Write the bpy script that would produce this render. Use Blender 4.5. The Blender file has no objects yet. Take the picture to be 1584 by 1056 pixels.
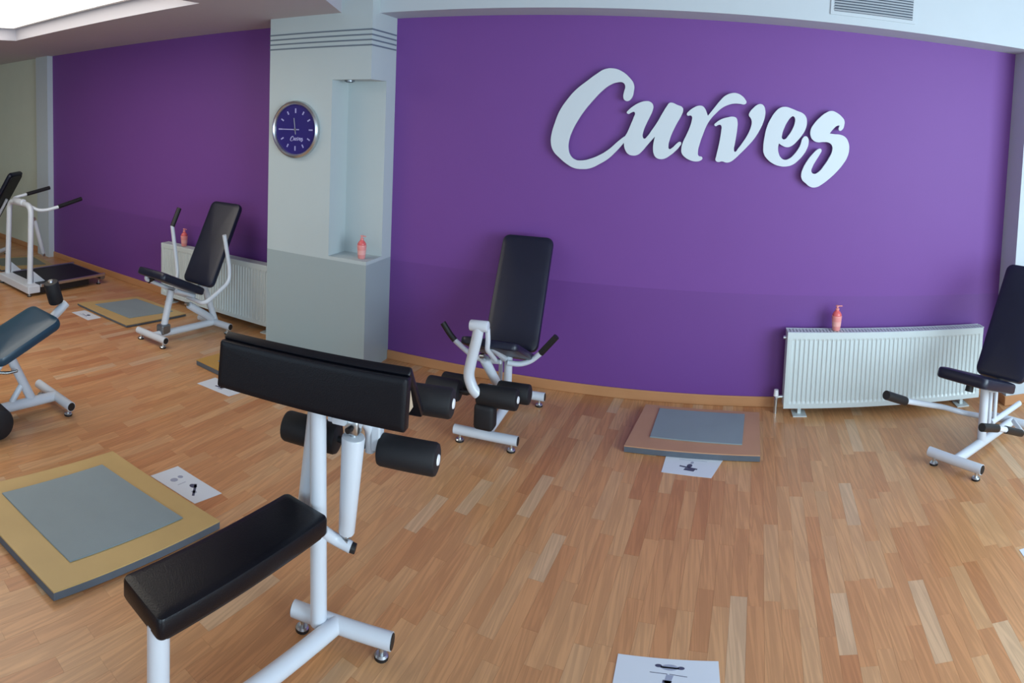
import bpy, bmesh, math, random
from mathutils import Vector, Matrix
C = bpy.context.scene.collection
SC = bpy.context.scene
random.seed(7)

# ------------------------------------------------------------------ camera
# The photograph is a crop of a phone panorama, so the camera is a cylindrical panorama camera.
FPX, CYPX, YAW, PITCH, ROLL = 972.25, 246.87, -.2940, -.0602, .0412
CAM_H = 1.8
cam = bpy.data.cameras.new('camera')
cam_o = bpy.data.objects.new('camera', cam); C.objects.link(cam_o)
fw = Vector((math.sin(YAW)*math.cos(PITCH), math.cos(YAW)*math.cos(PITCH), math.sin(PITCH)))
rt = Vector((math.cos(YAW), -math.sin(YAW), 0)); up = rt.cross(fw)
rt, up = rt*math.cos(ROLL)+up*math.sin(ROLL), up*math.cos(ROLL)-rt*math.sin(ROLL)
m = Matrix((rt, up, -fw)).transposed().to_4x4(); m.translation = (0, 0, CAM_H)
cam_o.matrix_world = m
cam.type = 'PANO'; cam.panorama_type = 'CENTRAL_CYLINDRICAL'
cam.central_cylindrical_range_u_min = -792/FPX
cam.central_cylindrical_range_u_max = 792/FPX
cam.central_cylindrical_range_v_min = -(1056-CYPX)/FPX
cam.central_cylindrical_range_v_max = CYPX/FPX
cam.central_cylindrical_radius = 1.0
cam.sensor_width = 36; cam.lens = FPX/1584*36
cam.clip_start = .01; cam.clip_end = 200
SC.camera = cam_o

# ------------------------------------------------------------------ light
w = bpy.data.worlds.new('daylight'); SC.world = w; w.use_nodes = True
bg = w.node_tree.nodes['Background']; bg.inputs[0].default_value = (.62, .80, 1.0, 1); bg.inputs[1].default_value = .9

def area(name, loc, target, sx, sy, power, col):
    l = bpy.data.lights.new(name, 'AREA'); l.shape = 'RECTANGLE'; l.size = sx; l.size_y = sy
    l.energy = power; l.color = col
    o = bpy.data.objects.new(name, l); C.objects.link(o); o.location = loc
    o.rotation_euler = (Vector(target)-Vector(loc)).to_track_quat('-Z', 'Y').to_euler()
    return o
# daylight entering by the shop windows behind the camera and at its right
area('window_daylight', (1.6, -2.85, 1.6), (1.2, 4, 1.2), 2.6, 2.0, 82, (.68, .87, 1.0))
area('window_daylight', (-3.2, -2.85, 1.6), (-3.2, 4, 1.0), 3.4, 2.0, 17, (.70, .87, 1.0))
area('window_daylight', (3.45, .65, 1.65), (.3, 2.9, 1.2), 2.6, 2.0, 190, (.70, .88, 1.0))

SC.view_settings.view_transform = 'Standard'; SC.view_settings.look = 'None'
SC.view_settings.gamma = 1; SC.view_settings.use_curve_mapping = False
SC.view_settings.exposure = .0

# ------------------------------------------------------------------ materials
def lin(r, g, b):
    f = lambda c: (c/255/12.92) if c/255 <= .04045 else ((c/255+.055)/1.055)**2.4
    return (f(r), f(g), f(b), 1)
def mat(name, col, rough=.5, metal=0, noise=0, nscale=8, bump=0, bscale=200, spec=.5, coat=0):
    m = bpy.data.materials.new(name); m.use_nodes = True; nt = m.node_tree
    b = nt.nodes['Principled BSDF']
    b.inputs['Base Color'].default_value = col; b.inputs['Roughness'].default_value = rough
    b.inputs['Metallic'].default_value = metal; b.inputs['Specular IOR Level'].default_value = spec
    b.inputs['Coat Weight'].default_value = coat
    tc = nt.nodes.new('ShaderNodeTexCoord')
    if noise:
        n = nt.nodes.new('ShaderNodeTexNoise'); n.inputs['Scale'].default_value = nscale; n.inputs['Detail'].default_value = 4
        nt.links.new(tc.outputs['Object'], n.inputs['Vector'])
        mx = nt.nodes.new('ShaderNodeMix'); mx.data_type = 'RGBA'; mx.blend_type = 'MIX'
        mx.inputs[6].default_value = tuple(c*(1-noise) for c in col[:3])+(1,)
        mx.inputs[7].default_value = tuple(min(1, c*(1+noise)) for c in col[:3])+(1,)
        nt.links.new(n.outputs['Fac'], mx.inputs[0]); nt.links.new(mx.outputs[2], b.inputs['Base Color'])
    if bump:
        n = nt.nodes.new('ShaderNodeTexNoise'); n.inputs['Scale'].default_value = bscale
        nt.links.new(tc.outputs['Object'], n.inputs['Vector'])
        bp = nt.nodes.new('ShaderNodeBump'); bp.inputs['Strength'].default_value = bump; bp.inputs['Distance'].default_value = .002
        nt.links.new(n.outputs['Fac'], bp.inputs['Height']); nt.links.new(bp.outputs[0], b.inputs['Normal'])
    return m
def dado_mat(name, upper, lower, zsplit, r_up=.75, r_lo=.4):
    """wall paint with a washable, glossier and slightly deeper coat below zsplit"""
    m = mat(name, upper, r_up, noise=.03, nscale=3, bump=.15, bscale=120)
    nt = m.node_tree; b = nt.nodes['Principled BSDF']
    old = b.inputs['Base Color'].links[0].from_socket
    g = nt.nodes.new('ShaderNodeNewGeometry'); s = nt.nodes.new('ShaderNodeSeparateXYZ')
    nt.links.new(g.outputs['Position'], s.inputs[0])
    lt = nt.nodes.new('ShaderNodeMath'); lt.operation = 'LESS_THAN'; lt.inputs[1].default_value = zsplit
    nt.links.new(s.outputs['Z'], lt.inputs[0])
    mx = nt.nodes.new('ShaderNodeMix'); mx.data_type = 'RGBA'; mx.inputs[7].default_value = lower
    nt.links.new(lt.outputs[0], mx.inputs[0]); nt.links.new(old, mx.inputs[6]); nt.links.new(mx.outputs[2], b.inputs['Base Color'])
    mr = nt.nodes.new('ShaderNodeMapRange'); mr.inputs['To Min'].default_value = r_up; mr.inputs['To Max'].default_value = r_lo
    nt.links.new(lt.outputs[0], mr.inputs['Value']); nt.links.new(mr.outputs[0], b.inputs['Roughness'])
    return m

PURPLE = dado_mat('purple_paint', lin(115, 66, 146), lin(108, 62, 139), .75, .6, .46)
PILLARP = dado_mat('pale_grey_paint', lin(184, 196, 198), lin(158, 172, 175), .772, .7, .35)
WHITEP = mat('white_wall_paint', lin(190, 200, 206), .7, noise=.02, bump=.1)
CREAM = mat('cream_wall_paint', lin(206, 212, 196), .7, noise=.03, bump=.1)
CEIL = mat('ceiling_paint', lin(190, 188, 196), .8, noise=.02)
METAL = mat('white_powder_coat', lin(206, 212, 220), .32, noise=.02, nscale=20, coat=.2)
VINYL = mat('black_vinyl', lin(16, 21, 42), .36, noise=.15, nscale=6, bump=.25, bscale=260)  # black vinyl; the sky's blue reflection is put into its base colour
BLACKV = mat('deep_black_vinyl', lin(9, 11, 19), .34, noise=.15, nscale=6, bump=.25, bscale=260, spec=.32)
TEALV = mat('dark_teal_vinyl', lin(28, 60, 80), .28, noise=.15, nscale=6, bump=.25, bscale=260)  # dark teal, brightened so the colour itself carries the pad's blue-teal highlights
FOAM = mat('black_foam_rubber', lin(15, 16, 22), .62, noise=.2, nscale=30, bump=.5, bscale=500)
RUBBER = mat('black_rubber', lin(20, 20, 22), .5, noise=.1)
CHROME = mat('chrome', lin(206, 212, 214), .28, 1, noise=.03)
STEEL = mat('grey_steel', lin(140, 145, 150), .35, .9, noise=.05)
WHITECAP = mat('white_plastic', lin(236, 238, 240), .35, noise=.02)
DARKP = mat('dark_groove', lin(104, 116, 130), .6, noise=.05)
SIGN = mat('sign_white', lin(206, 216, 222), .45, noise=.01)
SIGNSIDE = SIGN
RAD = mat('radiator_enamel', lin(202, 212, 212), .35, noise=.02)
PAPER = mat('paper', lin(208, 214, 222), .6, noise=.01)
INK = mat('printing_ink', lin(70, 72, 96), .6, noise=.1, nscale=60)
INK2 = mat('pale_printing_ink', lin(150, 156, 176), .6, noise=.1, nscale=60)
BOARD = mat('plywood_board', lin(190, 160, 104), .45, noise=.12, nscale=5, bump=.1)
BOARD2 = mat('pinkish_board', lin(182, 138, 106), .45, noise=.1, nscale=5, bump=.1)
BOARD3 = mat('ochre_board', lin(182, 140, 66), .45, noise=.1, nscale=5, bump=.1)
BEDGE = mat('board_edge_band', lin(84, 92, 102), .5, noise=.15, nscale=20)
MAT_G = mat('grey_rubber_mat', lin(132, 146, 150), .55, noise=.07, nscale=7, bump=.4, bscale=300)
MAT_GR = mat('grey_green_mat', lin(118, 128, 118), .55, noise=.07, nscale=7, bump=.4, bscale=300)
SKIRT = mat('wood_skirting', lin(186, 134, 92), .4, noise=.12, nscale=4)
PINK = mat('pink_lotion', lin(232, 150, 146), .35, noise=.06, nscale=40)
RED = mat('rosy_plastic', lin(226, 106, 106), .25, noise=.05, nscale=40)
LABELP = mat('pale_pink_label', lin(236, 172, 166), .5, noise=.1, nscale=90)
CLOCKF = mat('clock_face_violet', lin(46, 38, 112), .25, noise=.05)
PALEV = mat('pale_violet_print', lin(168, 166, 214), .4, noise=.02)
WOODRAW = mat('raw_plywood', lin(196, 176, 150), .6, noise=.1, nscale=20)
DARKVENT = mat('vent_shadow', lin(40, 50, 66), .7, noise=.05)
VENTM = mat('vent_aluminium', lin(170, 184, 196), .4, .3, noise=.02)
SUB = mat('underlay', lin(70, 46, 32), .8, noise=.1)
LAMP = bpy.data.materials.new('lamp_diffuser'); LAMP.use_nodes = True
_b = LAMP.node_tree.nodes['Principled BSDF']; _b.inputs['Emission Color'].default_value = (1, .95, .84, 1)
_b.inputs['Emission Strength'].default_value = 2.9; _b.inputs['Base Color'].default_value = (.9, .9, .9, 1)

# laminate strips: colour comes from each strip's own tone (object property on parts, mesh attribute on the joined rest)
def strip_mat():
    m = bpy.data.materials.new('beech_laminate'); m.use_nodes = True; nt = m.node_tree; N = nt.nodes; L = nt.links
    b = N['Principled BSDF']; b.inputs['Roughness'].default_value = .3; b.inputs['Specular IOR Level'].default_value = .5
    a1 = N.new('ShaderNodeAttribute'); a1.attribute_type = 'OBJECT'; a1.attribute_name = 'tone'
    a2 = N.new('ShaderNodeAttribute'); a2.attribute_type = 'GEOMETRY'; a2.attribute_name = 'tone'
    ad = N.new('ShaderNodeMath'); ad.operation = 'ADD'; L.new(a1.outputs['Fac'], ad.inputs[0]); L.new(a2.outputs['Fac'], ad.inputs[1])
    cr = N.new('ShaderNodeValToRGB'); L.new(ad.outputs[0], cr.inputs[0])
    e = cr.color_ramp.elements; cr.color_ramp.interpolation = 'LINEAR'
    cols = [(0, lin(184, 126, 82)), (.25, lin(193, 138, 92)), (.5, lin(200, 147, 100)), (.75, lin(202, 154, 108)), (.92, lin(204, 164, 124)), (1, lin(202, 170, 136))]
    e[0].color = cols[0][1]; e[0].position = 0; e[1].color = cols[-1][1]; e[1].position = 1
    for p, c in cols[1:-1]:
        x = e.new(p); x.color = c
    g = N.new('ShaderNodeNewGeometry'); sp = N.new('ShaderNodeSeparateXYZ'); L.new(g.outputs['Position'], sp.inputs[0])
    cx = N.new('ShaderNodeCombineXYZ')
    mx_ = N.new('ShaderNodeMath'); mx_.operation = 'MULTIPLY'; mx_.inputs[1].default_value = 30; L.new(sp.outputs['X'], mx_.inputs[0])
    my = N.new('ShaderNodeMath'); my.operation = 'MULTIPLY'; my.inputs[1].default_value = 1.3; L.new(sp.outputs['Y'], my.inputs[0])
    mz = N.new('ShaderNodeMath'); mz.operation = 'MULTIPLY'; mz.inputs[1].default_value = 57; L.new(ad.outputs[0], mz.inputs[0])
    L.new(mx_.outputs[0], cx.inputs[0]); L.new(my.outputs[0], cx.inputs[1]); L.new(mz.outputs[0], cx.inputs[2])
    n1 = N.new('ShaderNodeTexNoise'); n1.inputs['Scale'].default_value = 1.0; n1.inputs['Detail'].default_value = 3; n1.inputs['Distortion'].default_value = 1.2
    L.new(cx.outputs[0], n1.inputs['Vector'])
    wv = N.new('ShaderNodeMath'); wv.operation = 'MULTIPLY'; wv.inputs[1].default_value = 22; L.new(n1.outputs['Fac'], wv.inputs[0])
    sn = N.new('ShaderNodeMath'); sn.operation = 'SINE'; L.new(wv.outputs[0], sn.inputs[0])
    mr = N.new('ShaderNodeMapRange'); mr.inputs['From Min'].default_value = -1; mr.inputs['To Min'].default_value = .86; mr.inputs['To Max'].default_value = 1.05
    L.new(sn.outputs[0], mr.inputs['Value'])
    n2 = N.new('ShaderNodeTexNoise'); n2.inputs['Scale'].default_value = 5.0; n2.inputs['Detail'].default_value = 5; L.new(cx.outputs[0], n2.inputs['Vector'])
    mr2 = N.new('ShaderNodeMapRange'); mr2.inputs['To Min'].default_value = .9; mr2.inputs['To Max'].default_value = 1.1; L.new(n2.outputs['Fac'], mr2.inputs['Value'])
    mu = N.new('ShaderNodeMath'); mu.operation = 'MULTIPLY'; L.new(mr.outputs[0], mu.inputs[0]); L.new(mr2.outputs[0], mu.inputs[1])
    vm = N.new('ShaderNodeVectorMath'); vm.operation = 'SCALE'; L.new(cr.outputs['Color'], vm.inputs[0]); L.new(mu.outputs[0], vm.inputs['Scale'])
    L.new(vm.outputs[0], b.inputs['Base Color'])
    return m
STRIP = strip_mat()

# ------------------------------------------------------------------ builders
def V(*a): return Vector(a)
def obj(name, bm, material, parent=None, smooth=False, autosmooth=True, shift=None):
    me = bpy.data.meshes.new(name)
    if shift is None and parent is not None: shift = parent.get('_o', None)
    if shift is not None: bmesh.ops.translate(bm, verts=bm.verts, vec=-Vector(shift))
    bmesh.ops.recalc_face_normals(bm, faces=bm.faces)
    bm.to_mesh(me); bm.free()
    mats = material if isinstance(material, (list, tuple)) else [material]
    for q in mats: me.materials.append(q)
    if smooth:
        me.polygons.foreach_set('use_smooth', [True]*len(me.polygons))
        if autosmooth: me.set_sharp_from_angle(angle=math.radians(40))
    o = bpy.data.objects.new(name, me); C.objects.link(o)
    if parent is not None:
        o.parent = parent
        if '_o' in parent: o['_o'] = list(parent['_o'])
    return o
def thing(name, label, cat, loc=(0, 0, 0), group=None):
    o = bpy.data.objects.new(name, None); C.objects.link(o); o.location = loc; o.empty_display_size = .1
    o['label'] = label; o['category'] = cat; o['_o'] = list(loc)
    if group: o['group'] = group
    return o
def tag(o, label, cat, group=None):
    o['label'] = label; o['category'] = cat
    if group: o['group'] = group
    return o
def struct(o):
    o['kind'] = 'structure'; return o
def add_box(bm, lo, hi):
    (x0, y0, z0), (x1, y1, z1) = lo, hi
    v = [bm.verts.new(p) for p in ((x0,y0,z0),(x1,y0,z0),(x1,y1,z0),(x0,y1,z0),(x0,y0,z1),(x1,y0,z1),(x1,y1,z1),(x0,y1,z1))]
    for f in ((0,3,2,1),(4,5,6,7),(0,1,5,4),(1,2,6,5),(2,3,7,6),(3,0,4,7)): bm.faces.new([v[i] for i in f])
    return v
def box(lo, hi, bevel=0, seg=2):
    bm = bmesh.new(); add_box(bm, lo, hi)
    if bevel: bmesh.ops.bevel(bm, geom=bm.edges[:], offset=bevel, segments=seg, affect='EDGES', profile=.5)
    return bm
def prism(poly, z0, z1, bevel=0):
    bm = bmesh.new(); n = len(poly)
    a = [bm.verts.new((x, y, z0)) for x, y in poly]; b = [bm.verts.new((x, y, z1)) for x, y in poly]
    bm.faces.new(a[::-1]); bm.faces.new(b)
    for i in range(n): bm.faces.new((a[i], a[(i+1) % n], b[(i+1) % n], b[i]))
    if bevel: bmesh.ops.bevel(bm, geom=bm.edges[:], offset=bevel, segments=2, affect='EDGES')
    return bm
def basis(zdir, xhint=None):
    z = Vector(zdir).normalized()
    h = Vector(xhint) if xhint is not None else (V(0, 0, 1) if abs(z.z) < .9 else V(1, 0, 0))
    x = (h-z*h.dot(z)).normalized(); y = z.cross(x)
    return x, y, z
def obox(bm, c, ax, ay, az, sx, sy, sz, bevel=.012, seg=3):
    """a padded or plain box with its own axes"""
    t = bmesh.new(); add_box(t, (-sx/2, -sy/2, -sz/2), (sx/2, sy/2, sz/2))
    if bevel: bmesh.ops.bevel(t, geom=t.edges[:], offset=bevel, segments=seg, affect='EDGES', profile=.5)
    M = Matrix((Vector(ax).normalized(), Vector(ay).normalized(), Vector(az).normalized())).transposed().to_4x4(); M.translation = Vector(c)
    bmesh.ops.transform(t, matrix=M, verts=t.verts); merge(bm, t)
def merge(bm, t):
    me = bpy.data.meshes.new('t'); t.to_mesh(me); t.free(); bm.from_mesh(me); bpy.data.meshes.remove(me)
def pad(c, ax, ay, sx, sy, sz, corner=.045, soft=.014, crown=.006):
    """upholstered pad: rounded corners in plan, soft edges, slight crown. ax width, ay length."""
    ax = Vector(ax).normalized(); ay = Vector(ay); ay = (ay-ax*ay.dot(ax)).normalized(); az = ax.cross(ay)
    bm = bmesh.new(); pts = []
    for qx, qy, a0 in ((1, 1, 0), (-1, 1, 90), (-1, -1, 180), (1, -1, 270)):
        for k in range(6):
            a = math.radians(a0+k*18)
            pts.append((qx*(sx/2-corner)+corner*math.cos(a), qy*(sy/2-corner)+corner*math.sin(a)))
    n = len(pts); rings = []
    prof = [(soft, -sz/2), (soft*.3, -sz/2+soft*.3), (0, -sz/2+soft), (0, sz/2-soft), (soft*.3, sz/2-soft*.3), (soft, sz/2), (soft*2.6, sz/2+crown*.7)]
    for ins, h in prof:
        fx = (sx/2-ins)/(sx/2); fy = (sy/2-ins)/(sy/2)
        rings.append([bm.verts.new(Vector(c)+ax*(x*fx)+ay*(y*fy)+az*h) for x, y in pts])
    for r0, r1 in zip(rings, rings[1:]):
        for i in range(n): bm.faces.new((r0[i], r0[(i+1) % n], r1[(i+1) % n], r1[i]))
    bm.faces.new(rings[0][::-1]); top = bm.verts.new(Vector(c)+az*(sz/2+crown))
    for i in range(n): bm.faces.new((rings[-1][i], rings[-1][(i+1) % n], top))
    return bm
def cyl(bm, p0, p1, r0, r1=None, seg=20, bev=0):
    p0, p1 = Vector(p0), Vector(p1); r1 = r0 if r1 is None else r1
    x, y, z = basis(p1-p0); L = (p1-p0).length
    prof = [(0, r0), (L, r1)] if not bev else [(0, r0-bev), (bev*.3, r0-bev*.3), (bev, r0), (L-bev, r1), (L-bev*.3, r1-bev*.3), (L, r1-bev)]
    rings = []
    for h, r in prof:
        rings.append([bm.verts.new(p0+z*h+(x*math.cos(t)+y*math.sin(t))*r) for t in [2*math.pi*i/seg for i in range(seg)]])
    for a, b in zip(rings, rings[1:]):
        for i in range(seg): bm.faces.new((a[i], a[(i+1) % seg], b[(i+1) % seg], b[i]))
    bm.faces.new(rings[0][::-1]); bm.faces.new(rings[-1])
    return bm
def C1(p0, p1, r0, r1=None, seg=20, bev=0): return cyl(bmesh.new(), p0, p1, r0, r1, seg, bev)
def tube(bm, pts, r, seg=14, fillet=.05, steps=5, radii=None):
    """bent round tube through corner points with filleted bends"""
    P = [Vector(p) for p in pts]; path = [P[0]]
    for i in range(1, len(P)-1):
        a = (P[i-1]-P[i]); b = (P[i+1]-P[i]); d = min(fillet, a.length*.45, b.length*.45)
        s = P[i]+a.normalized()*d; e = P[i]+b.normalized()*d
        for k in range(steps+1):
            t = k/steps; path.append(s*(1-t)**2+P[i]*2*t*(1-t)+e*t*t)
    path.append(P[-1])
    tg = []
    for i in range(len(path)):
        q = path[min(i+1, len(path)-1)]-path[max(i-1, 0)]; tg.append(q.normalized())
    x, y, z = basis(tg[0]); rings = []
    for i, p in enumerate(path):
        x = (x-tg[i]*x.dot(tg[i])).normalized(); y = tg[i].cross(x)
        rings.append([bm.verts.new(p+(x*math.cos(t)+y*math.sin(t))*r) for t in [2*math.pi*k/seg for k in range(seg)]])
    for a, b in zip(rings, rings[1:]):
        for i in range(seg): bm.faces.new((a[i], a[(i+1) % seg], b[(i+1) % seg], b[i]))
    bm.faces.new(rings[0][::-1]); bm.faces.new(rings[-1])
    return bm
def T1(pts, r, **k): return tube(bmesh.new(), pts, r, **k)
def lathe(bm, c, prof, seg=24):
    rings = [[bm.verts.new((c[0]+r*math.cos(t), c[1]+r*math.sin(t), c[2]+z)) for t in [2*math.pi*i/seg for i in range(seg)]] for r, z in prof]
    for a, b in zip(rings, rings[1:]):
        for i in range(seg): bm.faces.new((a[i], a[(i+1) % seg], b[(i+1) % seg], b[i]))
    bm.faces.new(rings[0][::-1]); bm.faces.new(rings[-1]); return bm
def copy_tree(o, parent=None, loc=None):
    c = o.copy(); C.objects.link(c)
    if parent is not None: c.parent = parent
    if loc is not None: c.location = loc
    for ch in list(o.children): copy_tree(ch, c)
    return c

# ------------------------------------------------------------------ room shell
WY = 4.08          # plane of the purple wall
TOPZ = 2.515       # underside of the bulkhead and the dropped ceiling
wall = struct(obj('wall_back', box((-6.72, WY, 0), (2.2, WY+.2, 3.0)), PURPLE))
struct(obj('wall_left', box((-9.2, WY-.02, 0), (-7.0, WY+.2, 3.0)), CREAM))
struct(obj('pilaster', box((-7.0, WY-.08, 0), (-6.72, WY+.2, 3.0)), WHITEP))
struct(obj('wall_far_left', box((-9.4, -3.1, 0), (-9.2, WY+.2, 3.0)), CREAM))
struct(obj('wall_right', box((2.2, 3.86, 0), (3.8, WY+.2, 3.0)), WHITEP))

# window walls behind and right of the camera: piers, sill and header around open shop windows
def window_wall_front():
    bm = bmesh.new(); y0, y1 = -3.1, -2.95
    add_box(bm, (-9.4, y0, 0), (3.8, y1, .5)); add_box(bm, (-9.4, y0, 2.7), (3.8, y1, 3.0))
    for a, b in ((-9.4, -5.2), (-1.2, .1), (3.0, 3.8)): add_box(bm, (a, y0, .5), (b, y1, 2.7))
    return bm
def window_wall_side():
    bm = bmesh.new(); x0, x1 = 3.6, 3.8
    add_box(bm, (x0, -2.95, 0), (x1, 3.86, .5)); add_box(bm, (x0, -2.95, 2.75), (x1, 3.86, 3.0))
    for a, b in ((-2.95, -.8), (2.1, 3.86)): add_box(bm, (x0, a, .5), (x1, b, 2.75))
    return bm
struct(obj('wall_front', window_wall_front(), WHITEP)); struct(obj('wall_side', window_wall_side(), WHITEP))
def window(n, lo, hi, axis):
    root = struct(obj('window_%d' % n, window_frame(lo, hi, axis), WHITECAP))
def window_frame(lo, hi, axis):
    bm = bmesh.new(); (x0, y0, z0), (x1, y1, z1) = lo, hi; t = .05
    if axis == 'x':
        add_box(bm, (x0, y0, z0), (x1, y1, z0+t)); add_box(bm, (x0, y0, z1-t), (x1, y1, z1))
        for x in (x0, (x0+x1)/2-t/2, x1-t): add_box(bm, (x, y0, z0+t), (x+t, y1, z1-t))
    else:
        add_box(bm, (x0, y0, z0), (x1, y1, z0+t)); add_box(bm, (x0, y0, z1-t), (x1, y1, z1))
        for y in (y0, (y0+y1)/2-t/2, y1-t): add_box(bm, (x0, y, z0+t), (x1, y+t, z1-t))
    return bm
window(1, (.1, -3.06, .5), (3.0, -3.0, 2.7), 'x'); window(2, (-5.2, -3.06, .5), (-1.2, -3.0, 2.7), 'x')
window(3, (3.68, -.8, .5), (3.74, 2.1, 2.75), 'y')

# bulkhead over the right half of the purple wall
struct(obj('ceiling_beam', box((-2.14, 3.82, TOPZ), (3.8, WY, 3.0)), WHITEP))
struct(obj('ceiling', box((-2.5, -3.1, 3.0), (3.8, WY+.2, 3.1)), CEIL))
# dropped ceiling at left with a recessed tray
RX0, RX1, RY0, RY1 = -5.46, -2.95, .4, 2.9
bm = prism([(-9.4, RY1), (-2.08, RY1), (-2.39, 3.72), (-2.39, 3.73), (-3.02, 3.73), (-3.02, WY), (-9.4, WY)], TOPZ, 3.1)
merge(bm, prism([(-9.4, -3.1), (RX0, -3.1), (RX0, RY1), (-9.4, RY1)], TOPZ, 3.1))
merge(bm, prism([(RX1, -3.1), (-1.6, -3.1), (-2.08, RY1), (RX1, RY1)], TOPZ, 3.1))
merge(bm, prism([(RX0, -3.1), (RX1, -3.1), (RX1, RY0), (RX0, RY0)], TOPZ, 3.1))
merge(bm, prism([(RX0, RY0), (RX1, RY0), (RX1, RY1), (RX0, RY1)], TOPZ+.16, 3.1))
struct(obj('ceiling', bm, CEIL))
lampt = thing('ceiling_light', 'bright warm light panel filling the recess of the dropped ceiling', 'ceiling light', (-4.2, 1.65, TOPZ+.11))
obj('diffuser', box((RX0+.06, RY0+.06, TOPZ+.115), (RX1-.06, RY1-.06, TOPZ+.125)), LAMP, lampt)
bm = bmesh.new()
for a, b in (((RX0+.02, RY0+.02), (RX1-.02, RY0+.06)), ((RX0+.02, RY1-.06), (RX1-.02, RY1-.02)), ((RX0+.02, RY0+.06), (RX0+.06, RY1-.06)), ((RX1-.06, RY0+.06), (RX1-.02, RY1-.06))):
    add_box(bm, (a[0], a[1], TOPZ+.108), (b[0], b[1], TOPZ+.16))
obj('frame', bm, WHITECAP, lampt)

# pillar with the niche cut out of its front right corner
PX0, PX1, PY = -3.02, -2.14, 3.72
NX, NY, NZ0, NZ1 = -2.455, 3.94, .797, 2.055
bm = bmesh.new()
pts = [(PX0, PY), (PX1, PY), (PX1, WY+.02), (PX0, WY+.02)]
add_box(bm, (PX0, PY, 0), (PX1, WY+.02, NZ0)); add_box(bm, (PX0, PY, NZ1), (PX1, WY+.02, 3.0))
add_box(bm, (PX0, PY, NZ0), (NX, WY+.02, NZ1)); add_box(bm, (NX, NY, NZ0), (PX1, WY+.02, NZ1))
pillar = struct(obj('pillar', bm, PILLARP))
for k in range(4):
    z = 2.392-k*.035
    bm = bmesh.new(); add_box(bm, (PX0-.004, PY-.004, z-.005), (PX1+.004, PY+.002, z+.005)); add_box(bm, (PX1-.002, PY+.002, z-.005), (PX1+.004, WY-.01, z+.005))
    obj('groove_strip', bm, DARKP, pillar)
bm = C1((-2.36, 3.80, NZ1-.012), (-2.36, 3.80, NZ1+.001), .036)
sp = thing('spotlight', 'small dark spotlight recessed in the top of the pillar niche', 'spotlight', (-2.36, 3.80, NZ1-.012))
obj('rim', bm, STEEL, sp); obj('lens', C1((-2.36, 3.80, NZ1-.015), (-2.36, 3.80, NZ1-.011), .026), DARKVENT, sp)

# skirting boards
def skirt(n, lo, hi): return struct(obj(n, box(lo, hi, .004, 1), SKIRT))
skirt('baseboard_back', (PX1, WY-.014, 0), (2.2, WY, .068)); skirt('baseboard_left', (-6.72, WY-.014, 0), (PX0, WY, .068))
skirt('baseboard_right', (2.2-.012, 3.86-.012, 0), (3.6, 3.86, .068)); skirt('trim_1', (2.2-.012, 3.86, 0), (2.2, WY-.014, .068))
skirt('baseboard_far_left', (-9.2, WY-.034, 0), (-7.0, WY-.02, .068))

# ------------------------------------------------------------------ laminate floor
floor = struct(obj('floor', box((-9.4, -3.1, -.05), (3.8, WY+.2, -.008)), SUB))
SW, GAP, TH = .0655, .00022, .008
PHI = .10
cp, sp_ = math.cos(PHI), math.sin(PHI)
def rp(x, y): return (x*cp+y*sp_, -x*sp_+y*cp)      # the strips run a little off square to the walls
strips = []
LENS = (.36, .42, .48, .30)
X0, X1, Y0, Y1 = -9.9, 4.0, -3.3, 5.3
nrow = int((X1-X0)/SW)
rng = random.Random(11)
camv = fw.copy()
for r in range(nrow):
    x = X0+r*SW; y = Y0-rng.random()*.4
    while y < Y1:
        li = rng.randrange(4); L = LENS[li]
        y0 = max(y, Y0); y1 = min(y+L, Y1)
        if y1-y0 > .02:
            mx_, my_ = rp(x+SW/2, (y0+y1)/2)
            if not (-9.35 < mx_ < 3.75 and -3.05 < my_ < WY+.3): y += L; continue
            full = (y1-y0) > L-1e-6
            t = rng.random(); t = .15+.65*t if rng.random() > .10 else (rng.choice((.02, .95)))
            strips.append((x, y0, y1, li if full else -1, t))
        y += L
def seen(x, y):
    x, y = rp(x, y)
    if y > WY: return False
    d = V(x, y, 0)-V(0, 0, CAM_H); a, b, c = d.dot(rt), d.dot(fw), d.dot(up)
    if b <= 0: return False
    u = 792+FPX*math.atan2(a, b); v = CYPX-FPX*c/math.hypot(a, b)
    return 0 < u < 1584 and 0 < v < 1056
cand = [s for s in strips if s[3] >= 0 and seen(s[0]+SW/2, (s[1]+s[2])/2)]
cand.sort(key=lambda s: math.hypot(s[0], (s[1]+s[2])/2)/math.sqrt(LENS[s[3]]))
near = set(id(s) for s in cand[:300])
pm = []
for L in LENS:
    bm = box((GAP, GAP, -TH), (SW-GAP, L-GAP, 0)); me = bpy.data.meshes.new('plank'); bmesh.ops.recalc_face_normals(bm, faces=bm.faces); bm.to_mesh(me); bm.free(); me.materials.append(STRIP); pm.append(me)
verts, faces, tones = [], [], []
for s in strips:
    x, y0, y1, li, t = s
    if id(s) in near:
        o = bpy.data.objects.new('plank', pm[li]); C.objects.link(o); o.location = (*rp(x, y0), 0); o.rotation_euler.z = -PHI; o['tone'] = t; o.parent = floor
    else:
        k = len(verts); a, b = x+GAP, x+SW-GAP; c, d = y0+GAP, y1-GAP
        verts += [(*rp(*p), h) for h in (-TH, 0) for p in ((a,c),(b,c),(b,d),(a,d))]
        faces += [tuple(k+i for i in f) for f in ((4,5,6,7),(0,1,5,4),(1,2,6,5),(2,3,7,6),(3,0,4,7))]
        tones += [t]*5
me = bpy.data.meshes.new('planks_beyond'); me.from_pydata(verts, [], faces)
at = me.attributes.new('tone', 'FLOAT', 'FACE'); at.data.foreach_set('value', tones); me.materials.append(STRIP)
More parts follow.
